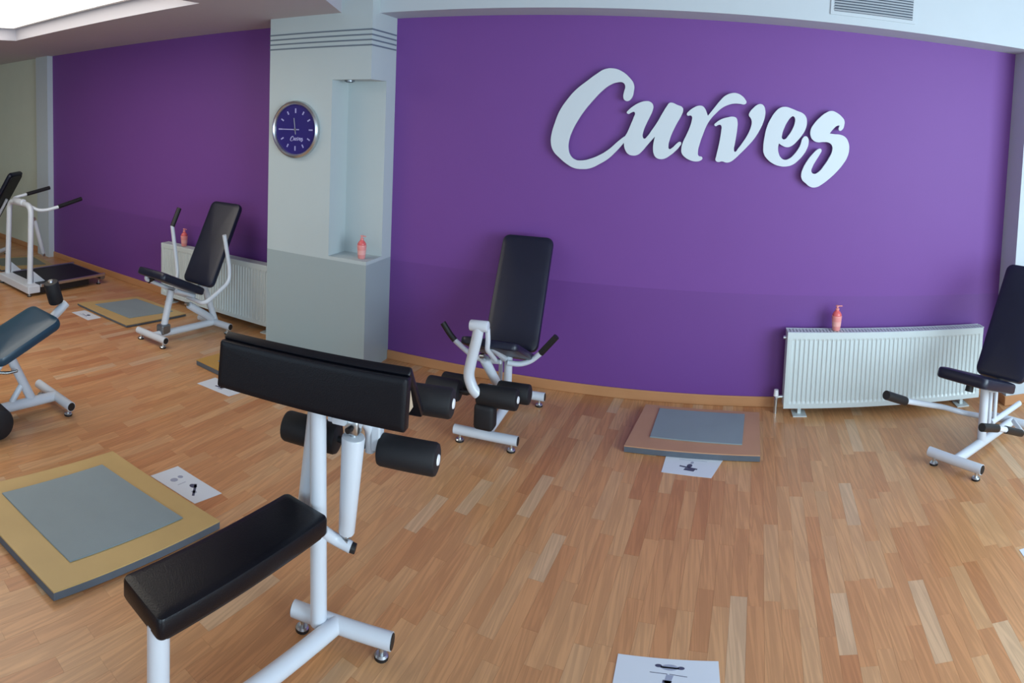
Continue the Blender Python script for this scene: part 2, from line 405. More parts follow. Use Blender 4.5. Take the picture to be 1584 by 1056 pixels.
o = bpy.data.objects.new('planks_beyond', me); C.objects.link(o); o.parent = floor; o['kind'] = 'stuff'

# ------------------------------------------------------------------ sign
GLYPHS = {
 'C': [(-0.466,1.967,0),(-0.442,1.985,0),(-0.429,2.031,0),(-0.431,2.077,0),(-0.464,2.121,0),(-0.512,2.156,0),(-0.566,2.172,0),(-0.623,2.165,0),(-0.672,2.135,0),(-0.735,2.086,0),(-0.805,2.027,0),(-0.861,1.96,0),(-0.909,1.883,0),(-0.938,1.802,0),(-0.955,1.736,0),(-0.958,1.671,0),(-0.937,1.617,0),(-0.894,1.576,0),(-0.844,1.539,0),(-0.795,1.516,0),(-0.74,1.512,0),(-0.686,1.521,0),(-0.629,1.551,0),(-0.573,1.589,0),(-0.525,1.638,0),(-0.476,1.697,1),(-0.463,1.717,1),(-0.464,1.745,1),(-0.476,1.737,0),(-0.514,1.705,0),(-0.569,1.652,0),(-0.632,1.609,0),(-0.689,1.583,0),(-0.746,1.568,0),(-0.794,1.572,0),(-0.825,1.598,0),(-0.84,1.641,0),(-0.839,1.691,0),(-0.82,1.757,0),(-0.788,1.823,0),(-0.747,1.89,0),(-0.693,1.96,0),(-0.638,2.022,0),(-0.582,2.067,0),(-0.533,2.085,0),(-0.499,2.083,0),(-0.485,2.061,0),(-0.491,2.025,0),(-0.494,1.993,0),(-0.486,1.974,0)],
 'u': [(-0.466,1.893,0),(-0.457,1.908,0),(-0.425,1.937,0),(-0.388,1.96,0),(-0.349,1.972,0),(-0.318,1.969,0),(-0.299,1.948,0),(-0.301,1.915,0),(-0.315,1.877,0),(-0.338,1.824,0),(-0.355,1.771,0),(-0.356,1.743,0),(-0.345,1.731,0),(-0.327,1.746,0),(-0.299,1.788,0),(-0.266,1.842,0),(-0.234,1.905,0),(-0.21,1.948,0),(-0.195,1.968,0),(-0.179,1.971,0),(-0.145,1.959,0),(-0.111,1.945,0),(-0.105,1.928,0),(-0.115,1.892,0),(-0.141,1.839,0),(-0.166,1.781,0),(-0.181,1.733,0),(-0.187,1.695,0),(-0.181,1.674,0),(-0.163,1.682,0),(-0.136,1.71,0),(-0.115,1.724,0),(-0.106,1.718,0),(-0.118,1.69,0),(-0.143,1.66,0),(-0.174,1.632,0),(-0.206,1.611,0),(-0.234,1.606,0),(-0.263,1.615,0),(-0.278,1.636,0),(-0.285,1.671,0),(-0.283,1.713,0),(-0.276,1.749,1),(-0.293,1.729,0),(-0.324,1.69,0),(-0.355,1.65,0),(-0.383,1.625,0),(-0.413,1.619,0),(-0.442,1.626,0),(-0.465,1.654,0),(-0.474,1.689,0),(-0.472,1.732,0),(-0.454,1.77,0),(-0.436,1.819,0),(-0.419,1.867,0),(-0.413,1.893,0),(-0.421,1.9,0),(-0.439,1.894,0),(-0.456,1.885,0)],
 'r': [(-0.08,1.902,0),(-0.069,1.921,0),(-0.041,1.945,0),(-0.007,1.961,0),(0.017,1.96,0),(0.035,1.944,0),(0.047,1.92,0),(0.055,1.9,1),(0.069,1.919,0),(0.096,1.957,0),(0.128,2.001,0),(0.16,2.035,0),(0.198,2.053,0),(0.232,2.055,0),(0.265,2.041,0),(0.289,2.018,0),(0.297,1.999,0),(0.287,1.988,0),(0.256,1.989,0),(0.217,1.988,0),(0.178,1.976,0),(0.14,1.953,0),(0.108,1.921,0),(0.08,1.888,0),(0.053,1.842,0),(0.03,1.777,0),(0.013,1.717,0),(0.005,1.668,0),(0.01,1.641,0),(0.031,1.635,0),(0.036,1.625,0),(0.023,1.611,0),(-0.009,1.604,0),(-0.046,1.611,0),(-0.079,1.629,0),(-0.099,1.652,0),(-0.103,1.676,0),(-0.097,1.716,0),(-0.077,1.766,0),(-0.058,1.816,0),(-0.046,1.866,0),(-0.046,1.888,0),(-0.055,1.896,0),(-0.073,1.894,0)],
 'v': [(0.1,1.845,0),(0.111,1.86,0),(0.144,1.884,0),(0.183,1.898,0),(0.219,1.904,0),(0.238,1.897,0),(0.247,1.874,0),(0.248,1.829,0),(0.244,1.78,0),(0.238,1.73,0),(0.235,1.693,0),(0.241,1.68,0),(0.261,1.702,0),(0.29,1.746,0),(0.317,1.794,0),(0.334,1.84,0),(0.339,1.874,0),(0.333,1.898,0),(0.318,1.92,0),(0.323,1.94,0),(0.344,1.968,0),(0.369,1.99,0),(0.391,1.996,0),(0.409,1.987,0),(0.421,1.958,0),(0.422,1.924,0),(0.411,1.874,0),(0.39,1.823,0),(0.358,1.767,0),(0.322,1.721,0),(0.28,1.674,0),(0.243,1.635,0),(0.214,1.613,0),(0.19,1.608,0),(0.163,1.614,0),(0.136,1.609,0),(0.121,1.618,0),(0.123,1.643,0),(0.133,1.7,0),(0.141,1.754,0),(0.146,1.809,0),(0.146,1.838,0),(0.139,1.847,0),(0.122,1.844,0),(0.109,1.837,0)],
 'e': [(0.683,1.802,0),(0.698,1.808,0),(0.711,1.798,0),(0.717,1.766,0),(0.709,1.728,0),(0.685,1.683,0),(0.655,1.647,0),(0.622,1.619,0),(0.582,1.605,0),(0.535,1.605,0),(0.491,1.619,0),(0.452,1.647,0),(0.429,1.68,0),(0.423,1.725,0),(0.427,1.783,0),(0.439,1.852,0),(0.461,1.908,0),(0.488,1.953,0),(0.515,1.979,0),(0.552,1.989,0),(0.593,1.98,0),(0.629,1.968,0),(0.665,1.956,0),(0.688,1.935,0),(0.697,1.904,0),(0.692,1.857,0),(0.668,1.809,0),(0.641,1.773,0),(0.614,1.745,0),(0.583,1.73,0),(0.55,1.736,0),(0.523,1.751,1),(0.519,1.725,0),(0.524,1.691,0),(0.541,1.66,0),(0.568,1.647,0),(0.599,1.658,0),(0.629,1.688,0),(0.661,1.74,0)],
 'e_hole': [(0.605,1.932,0),(0.617,1.921,0),(0.618,1.887,0),(0.605,1.846,0),(0.581,1.804,0),(0.558,1.779,0),(0.542,1.784,0),(0.54,1.807,0),(0.552,1.854,0),(0.572,1.898,0),(0.591,1.924,0)],
 's': [(0.798,1.733,0),(0.806,1.725,0),(0.796,1.695,0),(0.773,1.653,0),(0.753,1.611,0),(0.748,1.579,0),(0.767,1.566,0),(0.795,1.579,0),(0.828,1.621,0),(0.86,1.676,0),(0.878,1.724,0),(0.874,1.758,0),(0.854,1.775,0),(0.818,1.778,0),(0.776,1.774,0),(0.746,1.786,0),(0.728,1.813,0),(0.727,1.854,0),(0.748,1.895,0),(0.781,1.935,0),(0.817,1.967,0),(0.857,1.984,0),(0.891,1.975,0),(0.929,1.949,0),(0.946,1.927,0),(0.947,1.895,0),(0.937,1.868,0),(0.92,1.858,0),(0.912,1.866,0),(0.917,1.892,1),(0.903,1.891,0),(0.877,1.869,0),(0.853,1.836,1),(0.885,1.834,0),(0.928,1.832,0),(0.962,1.817,0),(0.984,1.783,0),(0.991,1.742,0),(0.982,1.689,0),(0.956,1.64,0),(0.914,1.585,0),(0.869,1.539,0),(0.824,1.501,0),(0.784,1.479,0),(0.748,1.48,0),(0.715,1.502,0),(0.69,1.524,0),(0.682,1.555,0),(0.693,1.602,0),(0.717,1.65,0),(0.752,1.699,0),(0.785,1.73,0)],
}

def glyph_curve(loops, y, depth, sx=1, sz=1, ox=0, oz=0, off=0):
    cu = bpy.data.curves.new('g', 'CURVE'); cu.dimensions = '2D'; cu.fill_mode = 'BOTH'; cu.extrude = depth/2; cu.bevel_depth = off; cu.bevel_resolution = 1; cu.resolution_u = 5
    for L in loops:
        s = cu.splines.new('BEZIER'); s.bezier_points.add(len(L)-1); s.use_cyclic_u = True
        for bp, (x, z, c) in zip(s.bezier_points, L):
            bp.co = ((x-ox)*sx, (z-oz)*sz, 0); bp.handle_left_type = bp.handle_right_type = 'VECTOR' if c else 'AUTO'
    t = bpy.data.objects.new('g', cu); C.objects.link(t); bpy.context.view_layer.update()
    dg = bpy.context.evaluated_depsgraph_get(); me = bpy.data.meshes.new_from_object(t.evaluated_get(dg))
    bpy.data.objects.remove(t); bpy.data.curves.remove(cu)
    bm = bmesh.new(); bm.from_mesh(me); bpy.data.meshes.remove(me)
    bmesh.ops.remove_doubles(bm, verts=bm.verts, dist=1e-6)
    bmesh.ops.transform(bm, matrix=Matrix(((1,0,0,0),(0,0,-1,y),(0,1,0,0),(0,0,0,1))), verts=bm.verts)
    return bm
sign = thing('wall_sign', 'large white brush script lettering mounted proud of the purple wall', 'sign', (.03, 4.0425, 1.82))
for k in ('C', 'u', 'r', 'v', 'e', 's'):
    loops = [GLYPHS[k]]+([GLYPHS['e_hole']] if k == 'e' else [])
    L = obj('letter', glyph_curve(loops, 4.0425 if k != 'C' else 4.0435, .025), SIGN, sign)
    L['label'] = 'white script letter %s' % k
    xs = [p[0] for p in GLYPHS[k]]; zs = [p[1] for p in GLYPHS[k]]
for x, z in [(-.886, 1.807), (-.561, 2.146), (-.389, 1.731), (-.183, 1.779), (-.036, 1.676), (.173, 1.663), (.448, 1.816), (.939, 1.763), (.748, 1.56)]:
    obj('standoff', C1((x, 4.05, z), (x, WY, z), .006, seg=8), STEEL, sign)


# ------------------------------------------------------------------ wall clock
cx, cz, R = -2.757, 1.695, .212
ck = thing('wall_clock', 'round clock with violet face and chrome rim on the pale pillar', 'clock', (cx, PY, cz))
def ring_y(c, prof, seg=48):
    bm = bmesh.new(); rings = [[bm.verts.new((c[0]+r*math.cos(t), c[1]+y, c[2]+r*math.sin(t))) for t in [2*math.pi*i/seg for i in range(seg)]] for r, y in prof]
    for a, b in zip(rings, rings[1:]+rings[:1]):
        for i in range(seg): bm.faces.new((a[i], a[(i+1) % seg], b[(i+1) % seg], b[i]))
    return bm
obj('rim', ring_y((cx, PY, cz), [(R-.004, 0), (R, -.012), (R-.004, -.032), (R-.018, -.042), (R-.026, -.036), (R-.031, -.022), (R-.031, 0)]), CHROME, ck, smooth=True)
face = obj('clock_face', C1((cx, PY, cz), (cx, PY-.018, cz), R-.030, seg=48), CLOCKF, ck)
for h in range(12):
    a = math.radians(h*30); d = V(math.sin(a), 0, math.cos(a)); bm = bmesh.new()
    L = .034 if h % 3 == 0 else .026
    obox(bm, V(cx, PY-.0185, cz)+d*.138, d, V(0, 1, 0), d.cross(V(0, 1, 0)), L, .002, .010, 0)
    obj('hour_mark', bm, PALEV, face)
for nm, ang, L, wd in (('hour_hand', -8, .085, .006), ('minute_hand', 270, .14, .007)):
    a = math.radians(ang); d = V(math.sin(a), 0, math.cos(a)); bm = bmesh.new()
    obox(bm, V(cx, PY-.022, cz)+d*(L/2-.018), d, V(0, 1, 0), d.cross(V(0, 1, 0)), L+.036, .002, wd, 0)
    obj(nm, bm, PALEV if nm == 'minute_hand' else INK2, ck)
obj('hub', C1((cx, PY-.018, cz), (cx, PY-.026, cz), .009), STEEL, ck)
s_ = .060
bm = bmesh.new()
for k in ('C', 'u', 'r', 'v', 'e', 's'):
    t = glyph_curve([GLYPHS[k]]+([GLYPHS['e_hole']] if k == 'e' else []), 0, .01, s_, s_, .02, 1.82)
    bmesh.ops.transform(t, matrix=Matrix.Translation((cx+.012, PY-.0188, cz-.068))@Matrix.Scale(.2, 4, (0, 1, 0)), verts=t.verts); merge(bm, t)
obj('lettering', bm, PALEV, face)

# ------------------------------------------------------------------ radiators
def radiator(x0, x1, z0, z1, label, legs, yf=3.93, pitch=.030):
    yb = yf+.10
    t = thing('radiator', label, 'radiator', ((x0+x1)/2, yf+.05, 0), 'ribbed panel radiators under the purple wall')
    # front panel with pressed vertical ribs
    bm = bmesh.new(); n = int((x1-x0-.05)/pitch); xs = []
    for i in range(n):
        a = x0+.025+i*(x1-x0-.05)/n; p = (x1-x0-.05)/n
        xs += [(a, 0), (a+p*.22, 0), (a+p*.42, .006), (a+p*.80, .006)]
    xs.append((x1-.025, 0)); xs = [(x0, .002), (x0+.012, 0)]+xs+[(x1-.012, 0), (x1, .002)]
    rows = [(z0, 0), (z0+.03, 0), (z0+.045, 1), (z1-.055, 1), (z1-.04, 0), (z1-.004, 0), (z1, .003)]
    grid = [[bm.verts.new((x, yf+(d*f if f in (0, 1) else .004), z)) for x, d in xs] for z, f in rows]
    for a, b in zip(grid, grid[1:]):
        for i in range(len(xs)-1): bm.faces.new((a[i], a[i+1], b[i+1], b[i]))
    bk = [[bm.verts.new((x, yf+.016, z)) for x in (x0, x1)] for z in (z0, z1)]
    obj('panel', bm, RAD, t, smooth=False)
    obj('back_panel', box((x0+.01, yb-.012, z0+.01), (x1-.01, yb, z1-.005)), RAD, t)
    bm = bmesh.new(); nn = int((x1-x0)/.022)
    add_box(bm, (x0, yf+.004, z1-.006), (x1, yf+.016, z1)); add_box(bm, (x0, yb-.012, z1-.006), (x1, yb, z1))
    for i in range(nn+1):
        x = x0+i*(x1-x0-.006)/nn; add_box(bm, (x, yf+.016, z1-.006), (x+.0175, yb-.012, z1-.001))
    obj('top_grille', bm, RAD, t)
    for x in (x0, x1-.006): obj('side_cover', box((x, yf+.004, z0+.01), (x+.006, yb-.012, z1-.006)), RAD, t)
    obj('convector', box((x0+.02, yf+.03, z0+.02), (x1-.02, yf+.07, z1-.03)), VENTM, t)
    for x in legs:
        bm = bmesh.new(); add_box(bm, (x-.011, yf+.03, 0.004), (x+.011, yf+.052, z0+.05)); add_box(bm, (x-.045, yf-.01, 0), (x+.045, yf+.09, .006))
        obj('foot', bm, RAD, t)
    return t
rr = radiator(.645, 2.02, .052, .548, 'wide white ribbed radiator with a valve pipe, below the script lettering', (.755, 1.90))
vv = obj('valve', T1([(.60, 3.98, 0), (.60, 3.98, .11), (.66, 3.98, .11)], .012, fillet=.03), CHROME, rr, smooth=True)
obj('valve_knob', C1((.60, 3.98, .115), (.60, 3.98, .155), .017, .014), WHITECAP, vv)
obj('bleed_plug', C1((.625, 3.98, .50), (.66, 3.98, .50), .012), CHROME, rr)
radiator(-4.50, -3.10, .06, .565, 'white ribbed radiator behind the reclined seat beside the pillar', (-4.39, -3.2), yf=3.93)

# ------------------------------------------------------------------ air vents in the bulkhead
def vent(x0, x1, z0, z1, label):
    y = 3.82; t = thing('air_vent', label, 'vent', ((x0+x1)/2, y, (z0+z1)/2), 'louvred air vents in the white bulkhead')
    bm = bmesh.new(); f = .022
    add_box(bm, (x0-f, y-.008, z0-f), (x1+f, y, z0)); add_box(bm, (x0-f, y-.008, z1), (x1+f, y, z1+f))
    add_box(bm, (x0-f, y-.008, z0), (x0, y, z1)); add_box(bm, (x1, y-.008, z0), (x1+f, y, z1))
    obj('frame', bm, WHITEP, t); obj('backing', box((x0, y-.002, z0), (x1, y-.0005, z1)), DARKVENT, t)
    n = int((z1-z0)/.0155)
    for i in range(n):
        z = z0+(i+.5)*(z1-z0)/n; bm = bmesh.new()
        obox(bm, ((x0+x1)/2, y-.010, z), (1, 0, 0), (0, .6, -.8), (0, .8, .6), x1-x0, .0115, .0015, 0)
        obj('slat', bm, VENTM, t)
vent(.785, 1.295, 2.588, 2.72, 'grey louvred air vent above the end of the script lettering')
vent(-1.31, -.74, 2.588, 2.72, 'air vent at the top edge above the leg machine, only its lower frame showing')

# ------------------------------------------------------------------ exercise machines
def foot(root, x, y, h=.035):
    bm = bmesh.new(); cyl(bm, (x, y, .012), (x, y, h+.01), .009, seg=10); cyl(bm, (x, y, .010), (x, y, .016), .024, .018, seg=16)
    f = obj('levelling_foot', bm, CHROME, root, smooth=True)
    obj('rubber_pad', C1((x, y, 0), (x, y, .0105), .024, seg=16), RUBBER, f)
def crossbar(root, p0, p1, r, caps=(1, 1), inset=.035):
    p0, p1 = Vector(p0), Vector(p1); o = obj('crossbar', C1(p0, p1, r, seg=20), METAL, root, smooth=True)
    d = (p1-p0).normalized()
    for p, s, c in ((p0, -1, caps[0]), (p1, 1, caps[1])):
        if c: obj('end_cap', C1(p-d*s*.004, p+d*s*.003, r*.93, r*.86, seg=20), RUBBER, o)
        q = p-d*s*inset; foot(root, q.x, q.y, p0.z-r)
    return o
def roller(root, p0, p1, r, cap='both', name='foam_roller', axle=None):
    p0, p1 = Vector(p0), Vector(p1); d = (p1-p0).normalized()
    o = obj(name, C1(p0, p1, r, seg=26, bev=r*.22), FOAM, root, smooth=True)
    ends = {'both': ((p0, -1), (p1, 1)), 'right': ((p1, 1),), 'left': ((p0, -1),), 'none': ()}[cap]
    for p, s in ends: obj('end_plug', C1(p-d*s*.002, p+d*s*.004, r*.36, r*.30, seg=18), WHITECAP, o, smooth=True)
    return o
def cylinder_unit(root, p0, p1, r0, r1, rod=.0):
    """hydraulic resistance cylinder inside a white sleeve with a chrome eye at either end"""
    p0, p1 = Vector(p0), Vector(p1); d = (p1-p0).normalized()
    o = obj('hydraulic_cylinder', C1(p0+d*.025, p1-d*.025, r0, r1, seg=22, bev=.006), METAL, root, smooth=True)
    for p, s in ((p0, 1), (p1, -1)):
        bm = bmesh.new(); cyl(bm, p, p+d*s*.03, .011, seg=12); x, y, z = basis(d, (1, 0, 0)); cyl(bm, p-x*.014, p+x*.014, .015, seg=14)
        obj('eye_mount', bm, CHROME, o, smooth=True)
    return o

class Frame:
    def __init__(s, o, w_, a): s.o = V(o[0], o[1], 0); s.w = V(w_[0], w_[1], 0).normalized(); s.a = V(a[0], a[1], 0).normalized()
    def __call__(s, u, v, z): return s.o+s.w*u+s.a*v+V(0, 0, z)

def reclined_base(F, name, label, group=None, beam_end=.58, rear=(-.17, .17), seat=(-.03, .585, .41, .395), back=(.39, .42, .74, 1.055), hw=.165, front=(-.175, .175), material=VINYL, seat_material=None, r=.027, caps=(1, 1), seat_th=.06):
    t = thing(name, label, 'exercise machine', tuple(F(0, .3, 0)), group)
    crossbar(t, F(front[0], 0, .064), F(front[1], 0, .064), r, caps)
    crossbar(t, F(rear[0], beam_end, .064), F(rear[1], beam_end, .064), r)
    obj('base_beam', C1(F(0, 0, .064), F((rear[0]+rear[1])/2*0, beam_end, .064), r, seg=20), METAL, t, smooth=True)
    v0, z0, v1, z1 = back; p0, p1 = F(0, v0, z0), F(0, v1, z1); L = (p1-p0).length; d = (p1-p0).normalized()
    nrm = F.w.cross(d); nrm = -nrm if nrm.dot(F.a) > 0 else nrm       # outward = towards the sitter
    th = .05; c = (p0+p1)/2-nrm*th/2
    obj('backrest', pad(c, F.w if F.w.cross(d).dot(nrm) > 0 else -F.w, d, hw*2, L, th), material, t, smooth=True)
    obj('back_board', pad(c-nrm*(th/2+.008), F.w if F.w.cross(d).dot(nrm) > 0 else -F.w, d, hw*2-.05, L-.05, .014, soft=.003, crown=0), RUBBER, t)
    sv0, sz0, sv1, sz1 = seat; q0, q1 = F(0, sv0, sz0), F(0, sv1, sz1); sd = (q1-q0).normalized(); L2 = (q1-q0).length
    sn = F.w.cross(sd); sn = -sn if sn.z < 0 else sn; sc = (q0+q1)/2-sn*seat_th/2
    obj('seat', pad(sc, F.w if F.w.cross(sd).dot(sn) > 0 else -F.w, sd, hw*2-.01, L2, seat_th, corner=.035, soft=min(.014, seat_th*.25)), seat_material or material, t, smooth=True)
    t['_sn'] = list(sn); t['_bn'] = list(nrm)
    # seat rail and back support tubes
    u0 = F(0, sv0+.08, sz0-.035)-sn*.035; u1 = F(0, sv1+.03, sz1)-sn*.075
    obj('seat_rail', T1([u0, u1, p0-nrm*.09+d*.1, p0-nrm*.085+d*.42], .019, fillet=.06), METAL, t, smooth=True)
    return t

# --- seated leg press machine in the middle, facing the camera
F3 = Frame((-1.06, 3.21), (1, .02), (0, 1))
t = reclined_base(F3, 'leg_machine', 'leg machine with pink bottleless black backrest', back=(.39, .42, .745, 1.06), seat=(-.02, .612, .41, .40), front=(-.185, .185), beam_end=.59, rear=(-.19, .19), hw=.17, seat_th=.042)
t['label'] = 'white framed leg machine with curved lever and foam rollers, black backrest against the purple wall'
obj('post', C1(F3(.015, .34, .07), F3(.015, .34, .40), .025), METAL, t, smooth=True)
obj('post', C1(F3(-.05, .40, .07), F3(-.05, .40, .38), .013), METAL, t, smooth=True)
obj('lever_arm', T1([(-1.091, 3.12, .695), (-1.099, 3.12, .637), (-1.128, 3.12, .50), (-1.142, 3.12, .42), (-1.112, 3.12, .352), (-1.085, 3.13, .325)], .030, fillet=.07, steps=6), METAL, t, smooth=True)
obj('pivot_sleeve', C1((-1.141, 3.12, .700), (-1.037, 3.12, .706), .030, bev=.006), METAL, t, smooth=True)
obj('link_bar', T1([(-1.045, 3.13, .69), (-1.043, 3.14, .62), (-1.05, 3.15, .57), (-1.05, 3.30, .46)], .014, fillet=.03), METAL, t, smooth=True)
cylinder_unit(t, (-1.125, 3.30, .47), (-1.06, 3.46, .22), .028, .026)
obj('roller_axle', C1((-1.38, 3.16, .305), (-.87, 3.16, .315), .011), RUBBER, t)
roller(t, (-1.395, 3.16, .302), (-1.20, 3.16, .308), .058, 'left')
roller(t, (-1.095, 3.16, .312), (-.868, 3.16, .318), .058, 'right')
roller(t, (-1.355, 3.28, .290), (-1.185, 3.28, .294), .055, 'none')
roller(t, (-1.02, 3.28, .298), (-.832, 3.28, .302), .055, 'none')
obj('roller_axle', C1((-1.34, 3.28, .292), (-.85, 3.28, .30), .011), RUBBER, t)
bm = bmesh.new(); obox(bm, (-1.045, 3.15, .205), (1, 0, 0), (0, 1, 0), (0, 0, 1), .115, .09, .14, .022, 3)
obj('shin_pad', bm, FOAM, t, smooth=True)
obj('pad_bracket', C1((-1.045, 3.19, .24), (-1.06, 3.18, .31), .014), METAL, t, smooth=True)
# side handles
obj('handle_bar', T1([F3(.02, .30, .37), (-.97, 3.53, .362), (-.905, 3.55, .385), (-.842, 3.55, .447)], .016, fillet=.05), METAL, t, smooth=True)
obj('grip', T1([(-.848, 3.55, .440), (-.757, 3.55, .552)], .0185), RUBBER, t, smooth=True)
obj('handle_bar', T1([F3(-.02, .30, .37), (-1.20, 3.53, .352), (-1.29, 3.55, .365), (-1.40, 3.55, .44)], .016, fillet=.05), METAL, t, smooth=True)
obj('grip', T1([(-1.395, 3.55, .437), (-1.43, 3.55, .47), (-1.48, 3.55, .535)], .0185), RUBBER, t, smooth=True)

# --- reclined machine at the far left purple wall
F5 = Frame((-3.67, 3.12), (1, 0), (.15, .99))
t = reclined_base(F5, 'chest_press', 'white framed reclined chest machine with raised side arms before the smaller radiator', seat=(-.04, .605, .41, .40), back=(.39, .43, .745, 1.06), beam_end=.60, front=(-.18, .155), rear=(-.17, .19), hw=.165)
obj('post', C1((-3.655, 3.30, .40), (-3.665, 3.22, .07), .028), METAL, t, smooth=True)
obj('post', C1((-3.60, 3.60, .42), (-3.585, 3.735, .07), .026), METAL, t, smooth=True)
bm = bmesh.new(); obox(bm, (-3.66, 3.225, .10), (1, 0, 0), (0, 1, 0), (0, 0, 1), .075, .09, .075, .01, 2)
obj('adjustment_bracket', bm, STEEL, t)
cylinder_unit(t, (-3.60, 3.42, .275), (-3.585, 3.72, .08), .030, .030)
obj('seat_frame', T1([F5(-.10, .06, .54), F5(-.10, .0, .50), F5(-.10, .1, .45), F5(-.06, .34, .335), F5(.06, .36, .335), F5(.12, .12, .43)], .016, fillet=.04), METAL, t, smooth=True)
obj('lever_arm', T1([(-3.62, 3.45, .32), (-3.40, 3.42, .318), (-3.40, 3.55, .37), (-3.38, 3.68, .45), (-3.385, 3.69, .56), (-3.40, 3.64, .835)], .017, fillet=.07, steps=6), METAL, t, smooth=True)
obj('lever_arm', T1([(-3.62, 3.47, .32), (-3.84, 3.45, .325), (-3.86, 3.56, .40), (-3.885, 3.57, .52), (-3.90, 3.53, .86)], .017, fillet=.07, steps=6), METAL, t, smooth=True)
obj('grip', T1([(-3.90, 3.53, .85), (-3.90, 3.61, .998)], .020), RUBBER, t, smooth=True)
bm = bmesh.new(); obox(bm, F5(0, .15, .50), F5.w, (F5(0, 1, -.48)-F5(0, 0, 0)), F5.w.cross(F5(0, 1, -.48)-F5(0, 0, 0)), .20, .30, .012, .003, 1)
obj('seat_plate', bm, METAL, t)
obj('adjusting_knob', C1(F5(-.07, .06, .50), F5(-.11, .04, .47), .018), RUBBER, t)

# --- reclined machine cut by the right edge of the picture
F4 = Frame((1.49, 3.13), (.6, -.8), (.84, .54))
t = reclined_base(F4, 'reclined_machine', 'white framed reclined machine with lowered side arms in front of the wide radiator', seat=(-.02, .57, .41, .405), back=(.40, .42, .79, 1.05), beam_end=.66, front=(-.17, .17), rear=(-.17, .17), hw=.165)
obj('post', C1(F4(0, .28, .07), F4(0, .28, .42), .027), METAL, t, smooth=True)
obj('post', C1(F4(0, .42, .16), F4(0, .42, .40), .013), METAL, t, smooth=True)
obj('cross_tube', T1([F4(0, .38, .15), F4(0, .75, .15)], .018), METAL, t, smooth=True)
cylinder_unit(t, F4(0, .355, .38), F4(0, .355, .13), .014, .013)
far0, far1 = V(1.068, 3.151, .455), V(1.22, 3.265, .366)
obj('grip', T1([far0, far1], .024), RUBBER, t, smooth=True)
obj('lever_arm', T1([far1-(far1-far0)*.1, V(1.58, 3.53, .19), F4(-.22, .42, .14), F4(0, .45, .15)], .016, fillet=.06), METAL, t, smooth=True)
n0, n1 = V(1.451, 2.763, .415), V(1.60, 2.875, .342)
obj('grip', T1([n0, n1], .021), RUBBER, t, smooth=True)
obj('lever_arm', T1([n1-(n1-n0)*.1, V(1.70, 2.95, .288), V(1.90, 3.10, .17), F4(.10, .48, .15)], .015, fillet=.05), METAL, t, smooth=True)
obj('grip', T1([V(1.69, 2.943, .293), V(1.875, 3.082, .185)], .020), RUBBER, t, smooth=True)
obj('adjusting_knob', C1(F4(.02, .08, .50), F4(.02, .06, .44), .020, .024), RUBBER, t)

# --- reclined machine at the far left edge
F8 = Frame((-7.60, 3.20), (.55, -.83), (.83, .55))
t = reclined_base(F8, 'reclined_machine', 'reclined machine behind the stride trainer, only its dark backrest showing', seat=(-.03, .585, .41, .395), back=(.39, .42, .80, 1.09), rear=(-.17, .17))
obj('post', C1(F8(0, .30, .07), F8(0, .30, .40), .026), METAL, t, smooth=True)

# --- curl bench machine close to the camera
t = thing('curl_bench', 'white framed bench with narrow black seat, tented back pads and foam rollers, nearest the camera', 'exercise machine', (-1.12, 1.45, 0))
cb = crossbar(t, (-1.235, 1.70, .066), (-.880, 1.768, .066), .028)
crossbar(t, (-1.38, .98, .066), (-1.03, 1.04, .066), .028)
obj('base_beam', C1((-1.075, 1.728, .066), (-1.205, 1.012, .066), .029, seg=24), METAL, t, smooth=True)
obj('front_post', C1((-1.197, 1.04, .07), (-1.197, 1.04, .445), .031, seg=24), METAL, t, smooth=True)
PB, PT = V(-1.124, 1.694, .07), V(-1.168, 1.724, .90)
obj('main_post', C1(PB, PT, .0285, seg=24), METAL, t, smooth=True)
bd = (V(-1.172, 1.655, 0)-V(-1.252, 1.035, 0)).normalized()
obj('seat', pad((-1.207, 1.344, .462), (bd.y, -bd.x, 0), bd, .195, .66, .064, corner=.018, soft=.011, crown=.001), BLACKV, t, smooth=True)
obj('seat_board', pad((-1.205, 1.352, .424), (bd.y, -bd.x, 0), bd, .165, .62, .012, corner=.012, soft=.002, crown=0), RUBBER, t)
e1 = V(.988, .155, 0).normalized(); bk = V(-e1.y, e1.x, 0)
# front pad
a, b = V(-1.516, 1.600, 0), V(-.828, 1.708, 0); mid = (a+b)/2
upv = (V(0, 0, .16)+bk*.018).normalized()
nf = e1.cross(upv)                                             # towards the camera
pc = V(mid.x, mid.y, .906)-nf*.024
obj('back_pad', pad(pc, e1, upv, .70, .168, .048, corner=.008, soft=.008, crown=.001), BLACKV, t, smooth=True)
# rear pad leaning away
dn = (bk*.18+V(0, 0, -.235)).normalized(); top = V(mid.x, mid.y, .998)+bk*.055
nb = dn.cross(e1); nb = nb if nb.dot(bk) > 0 else -nb
pc2 = top+dn*.125-nb*.006
obj('rear_pad', pad(pc2, e1 if e1.cross(dn).dot(nb) > 0 else -e1, dn, .70, .27, .032, corner=.008, soft=.008, crown=.001), BLACKV, t, smooth=True)
